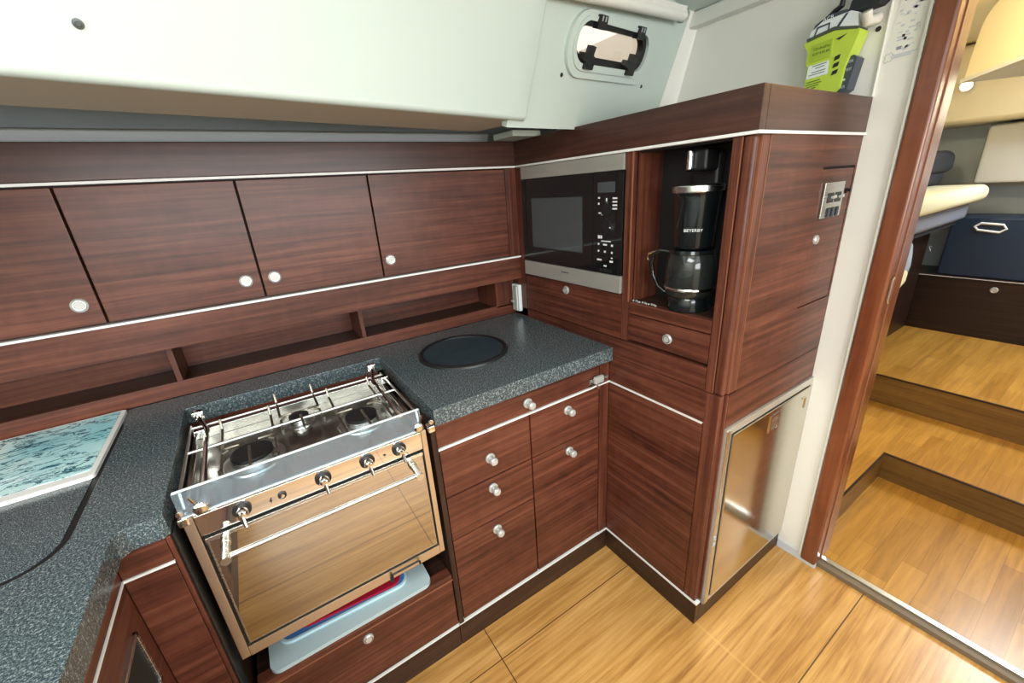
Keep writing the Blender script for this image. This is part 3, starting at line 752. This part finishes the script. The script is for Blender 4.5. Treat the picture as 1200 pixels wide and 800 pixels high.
ft = obj('filter_holder', lathe(B(), [(0, .172), (.046, .172), (.050, .18), (.0575, .300), (.060, .314), (.062, .316), (.062, .330), (.058, .334), (0, .336)], (CX, CY, 1.0713), (0, 0, 1), 44), 'black_gloss', cmk)
obj('holder_rim', lathe(B(), [(.0624, .314), (.0638, .316), (.0638, .329), (.0624, .331)], (CX, CY, 1.0713), (0, 0, 1), 44), 'satin_steel', ft)
dl = Vector((-.85, -.5, 0)).normalized(); ul = Vector((dl.y, -dl.x, 0)) * -1
lab = Vector((CX, CY, 1.290)) + dl * .0560
obj('name_plate', text(B(), 'BEYERBY', lab, Vector((-dl.y, dl.x, 0)), (0, 0, 1), .0075, .001, .045), 'print_white', ft)
b = B(); bx(b, CX - .02, CX + .040, CY - .030, CY + .034, 1.435, 1.488, .008, 3); obj('spout_arm', b, 'black_plastic', cmk)
obj('spout', lathe(B(), [(0, 0), (.007, 0), (.008, .004), (.008, .042), (.006, .046), (0, .046)], (CX - .026, CY + .012, 1.440), (0, 0, 1), 18), 'chrome', cmk)
# little pale chain of beads along the niche edge
b = B()
for i in range(11):
    y = -.085 - i * .0085; bmesh.ops.create_icosphere(b, subdivisions=1, radius=.0035, matrix=Matrix.Translation((.010 + .003 * math.sin(i * 1.7), y, 1.0738)))
tag(obj('bead_cord', b, 'knob_white', origin=(.01, -.12, 1.071)), 'short pale beaded cord lying on the front edge of the coffee niche', 'cord')

# refrigerator front in the cabinet end
fr = thing('refrigerator', 'stainless steel front-opening fridge set low in the cabinet end', 'refrigerator', (.3, D, .08))
b = prism(B(), [(.031, .078), (.5535, .078), (.5535, .759), (.031, .759)], -.012, .006, [[(.058, .092), (.540, .092), (.540, .735), (.058, .735)]], FE)
obj('frame', b, 'fridge_trim', fr)
box('side_trim', 'aluminium', fr, .032, .050, D - .009, D - .006, .080, .752, bev=.001)
box('seal', 'black_gap', fr, .0585, .5395, D + .001, D + .010, .0925, .7345, bev=0)
fd = box('door', 'fridge_steel', fr, .064, .535, D - .011, D + .001, .097, .730, bev=.003)
hh = B(); prism(hh, [(.270, .652), (.325, .652), (.325, .712), (.270, .712)], .0112, .014, [[(.277, .659), (.318, .659), (.318, .705), (.277, .705)]], FE)
hn = obj('latch_frame', hh, 'chrome', fd)
box('latch_flap', 'satin_steel', hn, .278, .317, D - .0128, D - .0112, .660, .704, bev=.0005)
b = B(); tube(b, [(.50, D - .012, .660), (.50, D - .012, .702), (.478, D - .012, .702)], .002, 8); obj('corner_mark', b, 'chrome', fd)
b = B(); bx(b, .034, .044, D - .011, D - .0085, .36, .372); bx(b, .036, .045, D - .011, D - .0085, .335, .345); obj('hinge_marks', b, 'print_grey', fr)

# socket in the corner above the worktop
so = thing('power_socket', 'small white power socket fixed in the corner above the worktop', 'socket', (0, .545, .97))
box('socket_body', 'socket_white', so, -.018, -.0003, .517, .570, .918, 1.036, bev=.004)
box('socket_cover', 'knob_white', so, -.030, -.018, .517, .545, .922, 1.032, bev=.005)
b = B(); bx(b, -.0192, -.0178, .550, .565, .985, 1.022, .001); bx(b, -.0192, -.0178, .550, .565, .930, .970, .001)
obj('socket_recess', b, 'print_light_grey', so)
obj('socket_clip', bx(B(), -.034, -.016, .541, .560, .958, .967, .002), 'knob_white', so)

# ------------------------------------------------------------------ emergency beacon on the bulkhead and sticker
eb = thing('emergency_beacon', 'yellow-green emergency radio beacon hung on the white bulkhead above the cabinet', 'beacon', (.50, -.31, 1.60))
FB = (Vector((.516, 0, 0)), Vector((0, -1, 0)), Vector((0, 0, 1)), Vector((-1, 0, 0)))   # u = -y, v = z, n towards the room
body = [(.262, 1.618), (.338, 1.612), (.350, 1.625), (.353, 1.672), (.372, 1.742), (.372, 1.752), (.316, 1.763), (.245, 1.752), (.247, 1.742), (.257, 1.728), (.257, 1.70), (.262, 1.69)]
obj('body', prism(B(), body, -.03, .026, (), FB), 'hi_vis_yellow', eb)
b = prism(B(), [(.268, 1.700), (.316, 1.704), (.316, 1.746), (.268, 1.740)], .026, .0285, (), FB); obj('upper_label', b, 'hi_vis_label', eb)
b = B(); text(b, 'GlobalFix', FB[0] + Vector((-.0286, -.292, 1.728)), (0, -1, .06), (0, 0, 1), .007, .0004, .040); text(b, 'EPIRB', FB[0] + Vector((-.0286, -.292, 1.716)), (0, -1, .06), (0, 0, 1), .006, .0004, .040)
obj('name_lettering', b, 'dark_olive', eb)
b = prism(B(), [(.264, 1.660), (.316, 1.664), (.314, 1.696), (.266, 1.692)], .026, .0275, (), FB); obj('data_label', b, 'beacon_white', eb)
b = B()
for z, u0, u1 in ((1.688, .276, .310), (1.682, .284, .306), (1.673, .276, .310), (1.667, .270, .308), (1.650, .266, .300), (1.644, .266, .304), (1.638, .268, .298), (1.632, .270, .292)): prism(b, [(u0, z), (u1, z + .003), (u1, z + .005), (u0, z + .002)], .0262, .0280, (), FB)
obj('label_lines', b, 'dark_olive', eb)
b = B()
for z in (1.694, 1.677, 1.660): prism(b, [(.326, z - .003), (.338, z), (.340, z + .010), (.328, z + .007)], .026, .0276, (), FB)
prism(b, [(.322, 1.742), (.346, 1.748), (.330, 1.738)], .026, .0276, (), FB)
obj('slots', b, 'print_black', eb)
b = prism(B(), [(.354, 1.612), (.364, 1.618), (.374, 1.69), (.366, 1.697), (.356, 1.695), (.366, 1.738), (.362, 1.738), (.345, 1.69), (.346, 1.625), (.336, 1.610)], -.034, .014, (), FB); obj('release_unit', b, 'beacon_grey', eb)
b = B()
text(b, 'ON', FB[0] + Vector((-.0145, -.362, 1.68)), (0, -1, .1), (0, 0, 1), .007, .0004, .010); text(b, 'TEST', FB[0] + Vector((-.0145, -.360, 1.662)), (0, -1, .1), (0, 0, 1), .006, .0004, .014)
lathe(b, [(0, .0005), (.003, .0005), (.003, 0)], FB[0] + Vector((-.0145, -.354, 1.642)), (-1, 0, 0), 12); text(b, 'ACR', FB[0] + Vector((-.0145, -.353, 1.622)), (0, -1, .1), (0, 0, 1), .006, .0004, .012)
obj('unit_lettering', b, 'print_light_grey', eb)
b = prism(B(), [(.252, 1.752), (.314, 1.764), (.368, 1.752), (.370, 1.758), (.314, 1.772), (.250, 1.760)], -.03, .028, (), FB); obj('seal', b, 'olive_seal', eb)
b = prism(B(), [(.254, 1.760), (.314, 1.772), (.366, 1.758), (.362, 1.790), (.345, 1.798), (.280, 1.792), (.256, 1.775)], -.028, .024, (), FB); cp2 = obj('cap', b, 'beacon_white', eb)
b = B()
for pts in ([(.268, 1.762), (.274, 1.779), (.298, 1.782), (.298, 1.768), (.301, 1.768), (.301, 1.786), (.271, 1.783), (.265, 1.762)], [(.318, 1.771), (.334, 1.795), (.340, 1.796), (.324, 1.770)]): prism(b, pts, .024, .0255, (), FB)
obj('cap_seams', b, 'beacon_grey', cp2)
b = prism(B(), [(.258, 1.778), (.280, 1.792), (.330, 1.797), (.332, 1.806), (.290, 1.806), (.262, 1.790)], -.024, .018, (), FB); dm_ = obj('dome', b, 'beacon_grey', eb)
obj('maker_lettering', text(B(), 'ACR', FB[0] + Vector((-.0182, -.292, 1.7945)), (0, -1, .08), (0, 0, 1), .008, .0006, .026), 'print_white', dm_)
obj('strap', tube(B(), [(.516, -.286, 1.807), (.511, -.300, 1.813), (.509, -.314, 1.820), (.511, -.316, 1.85), (.516, -.315, 1.89)], [.005, .007, .007, .005, .005], 10), 'black_plastic', eb)
br = B(); prism(br, [(.332, 1.796), (.395, 1.800), (.415, 1.82), (.405, 1.86), (.352, 1.85), (.336, 1.82)], -.037, .010, (), FB)
obj('bracket', br, 'charcoal_fabric', eb)
obj('bracket_arm', tube(B(), [(.545, -.385, 1.775), (.50, -.382, 1.765), (.49, -.380, 1.785)], [.014, .012, .012], 12), 'bulkhead_beige', eb)
tag(obj('screw', lathe(B(), [(0, .004), (.004, .004), (.0065, 0)], (.5538, -.390, 1.752), (-1, 0, 0), 16), 'black_plastic', origin=(.5538, -.390, 1.752)), 'dark screw head in the bulkhead beside the yellow beacon', 'screw')
# instruction sticker on the bulkhead post
FS = (Vector((.5538, 0, 0)), Vector((0, -1, 0)), Vector((0, 0, 1)), Vector((-1, 0, 0)))
st = thing('instruction_sticker', 'pale grey printed instruction sticker on the white bulkhead beside the door frame', 'sticker', (.553, -.45, 1.72))
obj('sheet', prism(B(), [(.416, 1.668), (.481, 1.672), (.482, 1.80), (.426, 1.805)], .0003, .0008, (), FS), 'bulkhead_white', st)
b = B(); text(b, 'EPIRB', FS[0] + Vector((-.0009, -.452, 1.797)), (0, -1, 0), (0, 0, 1), .006, .0003, .036)
obj('lettering', b, 'print_black', st); b = B()
for u, z, w, h in ((.447, 1.722, .003, .003), (.451, 1.715, .003, .003)): prism(b, [(u - w, z - h), (u + w, z - h), (u + w, z + h), (u - w, z + h)], .0009, .0012, (), FS)
obj('dark_marks', b, 'print_black', st); b = B()
def outl(pts, r=.0007): tube(b, [FS[0] + Vector((-.001, -u, z)) for u, z in pts], r, 5, closed=True)
outl([(.4165, 1.672), (.421, 1.667), (.425, 1.671), (.429, 1.669), (.434, 1.674), (.431, 1.679), (.434, 1.684), (.429, 1.690), (.425, 1.686), (.421, 1.688), (.417, 1.682), (.420, 1.677)])
obj('outline_mark', b, 'print_grey', st)
b = B()
for u0, u1, z0, z1 in ((.434, .470, 1.674, 1.679), (.434, .481, 1.680, 1.683)): prism(b, [(u0, z0), (u1, z0 + .002), (u1, z1 + .002), (u0, z1)], .0009, .0012, (), FS)
random.seed(3)
for i in range(34):
    u = random.uniform(.430, .474); z = random.uniform(1.69, 1.79); w = random.uniform(.002, .006); h = random.uniform(.001, .003)
    prism(b, [(u - w, z - h), (u + w, z - h + .001), (u + w, z + h + .001), (u - w, z + h)], .0009, .0011, (), FS)
obj('light_print', b, 'print_light_grey', st)

# ------------------------------------------------------------------ door frame and threshold
dr1 = struct('door_1', bx(B(), .533, .66, -.5455, -.4965, .022, 1.95, bev=.008, seg=3), 'door_frame_wood')
box('stop_bead', 'edge_light', dr1, .575, .583, -.5485, -.5450, .03, 1.94, bev=.001)
box('jamb', 'door_frame_wood', dr1, .533, .66, -1.30, -1.25, .022, 1.95, bev=.008)
b = B(); tube(b, [(.560, -.549, 1.118), (.552, -.549, 1.112), (.552, -.549, 1.050), (.560, -.549, 1.042)], .003, 8)
obj('strike_plate', b, 'chrome', dr1)
struct('trim_6', bx(B(), .568, .606, -1.30, -.505, .0003, .018, bev=.002), 'trim_brown')
struct('trim_7', bx(B(), .592, .612, -1.30, -.515, .0185, .026, bev=.001), 'aluminium')

# ------------------------------------------------------------------ stepped cabin beyond the doorway
struct('floor_forward', bx(B(), .606, 1.34, -1.6, -.49, -.05, .002), 'sole_boards')
def step(name, poly, z0, z1, riser_bm=None):
    o = struct(name, prism(B(), poly, z0, z1 - .0), 'sole_boards'); return o
s1 = step('floor_step', [(.66, -.4895), (.66, .30), (1.885, .30), (1.885, -1.6), (1.345, -1.6), (1.345, -.4895)], -.05, .135)
b = B(); bx(b, .66, 1.345, -.494, -.4895, .002, .131); obj('riser', b, 'riser_x', s1)
b = B(); bx(b, 1.340, 1.345, -1.6, -.494, .002, .131); obj('riser', b, 'riser_y', s1)
b = B(); bx(b, .66, 1.340, -.497, -.4885, .1315, .1375); bx(b, 1.336, 1.346, -1.6, -.488, .1315, .1375); obj('nosing', b, 'plinth_y', s1)
s2 = step('floor_upper_step', [(1.885, .30), (3.2, .30), (3.2, -1.6), (1.885, -1.6)], -.05, .300)
obj('riser', bx(B(), 1.878, 1.8845, -1.6, .30, .1355, .2955), 'riser_y', s2)
obj('nosing', bx(B(), 1.875, 1.886, -1.6, .30, .296, .3025), 'plinth_y', s2)
struct('wall_forward', bx(B(), 3.3, 3.35, -1.8, .9, 0, 2.1), 'hull_lining_blue')
struct('wall_forward_side', bx(B(), .606, 3.3, .42, .47, 0, 2.1), 'lining_cream')
struct('wall_forward_opposite', bx(B(), .606, 3.3, -1.75, -1.7, 0, 2.1), 'lining_cream')
struct('ceiling_forward', bx(B(), .606, 3.3, -1.75, .47, 2.05, 2.1), 'cabin_cream')
# locker and its ledge
lk = thing('locker', 'dark wooden locker with round knobs across the far end of the stepped cabin', 'locker', (3.05, -.6, .30))
box('front_panel', 'locker_wood', lk, 2.95, 2.97, -1.6, .1, .3005, .672, bev=.002)
box('top_ledge', 'locker_wood', lk, 2.945, 3.29, -1.6, .1, .673, .688, bev=.003)
box('edge_inlay', 'inlay_white', lk, 2.9435, 2.9448, -1.6, .1, .681, .6845, bev=0)
for y, z in ((-.463, .624), (-.070, .585)): flat_knob(lk, (2.95, y, z), (-1, 0, 0), .018)
# navy storage case
nc = thing('storage_case', 'navy blue storage case with slotted chrome handle standing on the far locker', 'case', (3.1, -.55, .688))
box('case_body', 'navy_case', nc, 2.965, 3.28, -1.05, -.175, .6885, 1.062, bev=.012)
pth = [(-.408, 1.022), (-.312, 1.030), (-.288, 1.008), (-.305, .988), (-.400, .976), (-.425, .998)]
obj('case_handle', tube(B(), [(2.962, y, z) for y, z in pth], .007, 8, closed=True), 'inlay_white', nc)
b = B(); tube(b, [(2.962, -.115, .84), (2.962, -.105, .87), (2.962, -.118, .87)], .004, 6); obj('clasp', b, 'print_grey', nc)
# berth along the left
be = thing('berth', 'dark wooden pilot berth along the left side of the far cabin', 'berth', (2.4, .1, .3))
box('berth_base', 'locker_wood', be, 1.95, 2.93, -.10, .41, .3005, 1.02, bev=.003)
box('berth_board', 'charcoal_fabric', be, 1.5, 2.93, -.205, .41, 1.021, 1.055, bev=.004)
box('board_edge', 'aluminium', be, 1.5, 2.90, -.209, -.2055, 1.048, 1.056, bev=.001)
tag(obj('mattress', bx(B(), 1.5, 2.92, -.245, .40, 1.056, 1.168, bev=.03, seg=4), 'grey_fabric', origin=(2.2, .07, 1.056)), 'grey mattress lying on the berth in the far cabin', 'mattress')
tag(obj('cushion', bx(B(), 1.6, 2.94, -.31, .40, 1.1685, 1.265, bev=.042, seg=4), 'cream_fabric', origin=(2.2, .03, 1.1685)), 'thick cream bed cushion stacked on the grey mattress', 'cushion')
b = bx(B(), 2.0, 3.0, -.11, .38, 1.34, 1.475, bev=.05, seg=4)
for v in b.verts: v.co.z -= .05 * max(0, (v.co.y + .05) * -2.)
bx(b, 2.05, 2.95, -.085, .38, 1.266, 1.36, bev=.04, seg=3)
tag(obj('pillow', b, 'charcoal_fabric', origin=(2.4, .15, 1.266)), 'charcoal pillows piled on top of the cream cushion', 'pillow')
rl = thing('blanket_roll', 'rolled pale blue blanket with cream end below the berth board', 'blanket', (2.0, -.2, .8))
obj('roll', tube(B(), [(2.14, -.165, .974), (2.05, -.185, .945), (1.99, -.20, .90), (1.97, -.20, .87)], [.045, .052, .055, .055], 20), 'pale_blue_fabric', rl)
obj('roll_end', tube(B(), [(1.97, -.20, .868), (1.95, -.20, .84), (1.90, -.195, .80), (1.87, -.19, .78)], [.057, .062, .058, .040], 20), 'cream_fabric', rl, label='cream rolled end')
# overhead lockers and hull lining
d1 = Vector((-.56, .83, 0)).normalized(); d2 = Vector((.90, .22, 0)).normalized()
K = Vector((2.07, -.245, 1.770)); P1 = Vector((1.75, -.468, 1.780)); e1 = (P1 - K); e1.z = 0; e1.normalize(); n1 = Vector((0, 0, 1)).cross(e1)
if n1.x > 0: n1 = -n1            # faces the doorway
ov = thing('overhead_locker', 'rounded cream overhead locker high in the stepped cabin, glowing in the lamp light', 'locker', (2.2, -.5, 1.77))
FO = (K, e1, Vector((0, 0, 1)), n1)
pf = [(0, 0.0), (.006, .08), (.014, .14)] + [(.02 + .14 * (1 - math.cos(a)), .17 + .11 * math.sin(a)) for a in [PI / 2 * k / 8 for k in range(0, 9)]] + [(.95, .28), (.95, .02)]
b = prism(B(), pf, -.45, 0, (), FO)
obj('locker_body', b, 'cabin_cream', ov, ang=40)
b = prism(B(), [(-.004, -.016), (.95, .006), (.95, .020), (-.004, .0)], -.46, .012, (), FO); obj('bottom_rim', b, 'cabin_grey', ov)
struct('wall_forward_shelf', bx(B(), 2.86, 3.299, -1.2, .41, 1.615, 2.04, bev=.03, seg=4), 'cabin_cream')
hp_ = thing('hull_cupboard', 'pale grey cupboard panel on the far cabin wall above the blue lining', 'cupboard', (3.15, -.6, 1.27))
box('cupboard_front', 'cabin_grey', hp_, 3.02, 3.299, -1.2, -.205, 1.262, 1.60, bev=.02)
struct('trim_8', bx(B(), 3.27, 3.2995, -1.2, .41, 1.235, 1.258, bev=.004), 'lining_beige')
rl2 = thing('reading_lamp', 'small bright reading lamp on the cream wall beside the door frame', 'lamp', (2.55, -.17, 1.74))
o_ = Vector((2.80, -.09, 1.83))
obj('lamp_body', lathe(B(), [(0, 0), (.03, 0), (.034, .01), (.030, .05), (.026, .05)], o_ + Vector((.05, 0, 0)), (-1, -.2, -.3), 24), 'chrome', rl2)
obj('lamp_lens', lathe(B(), [(.027, .0), (.022, .006), (0, .008)], o_ + Vector((.05, 0, 0)) + Vector((-1, -.2, -.3)).normalized() * .049, (-1, -.2, -.3), 24), 'lamp_glow', rl2)
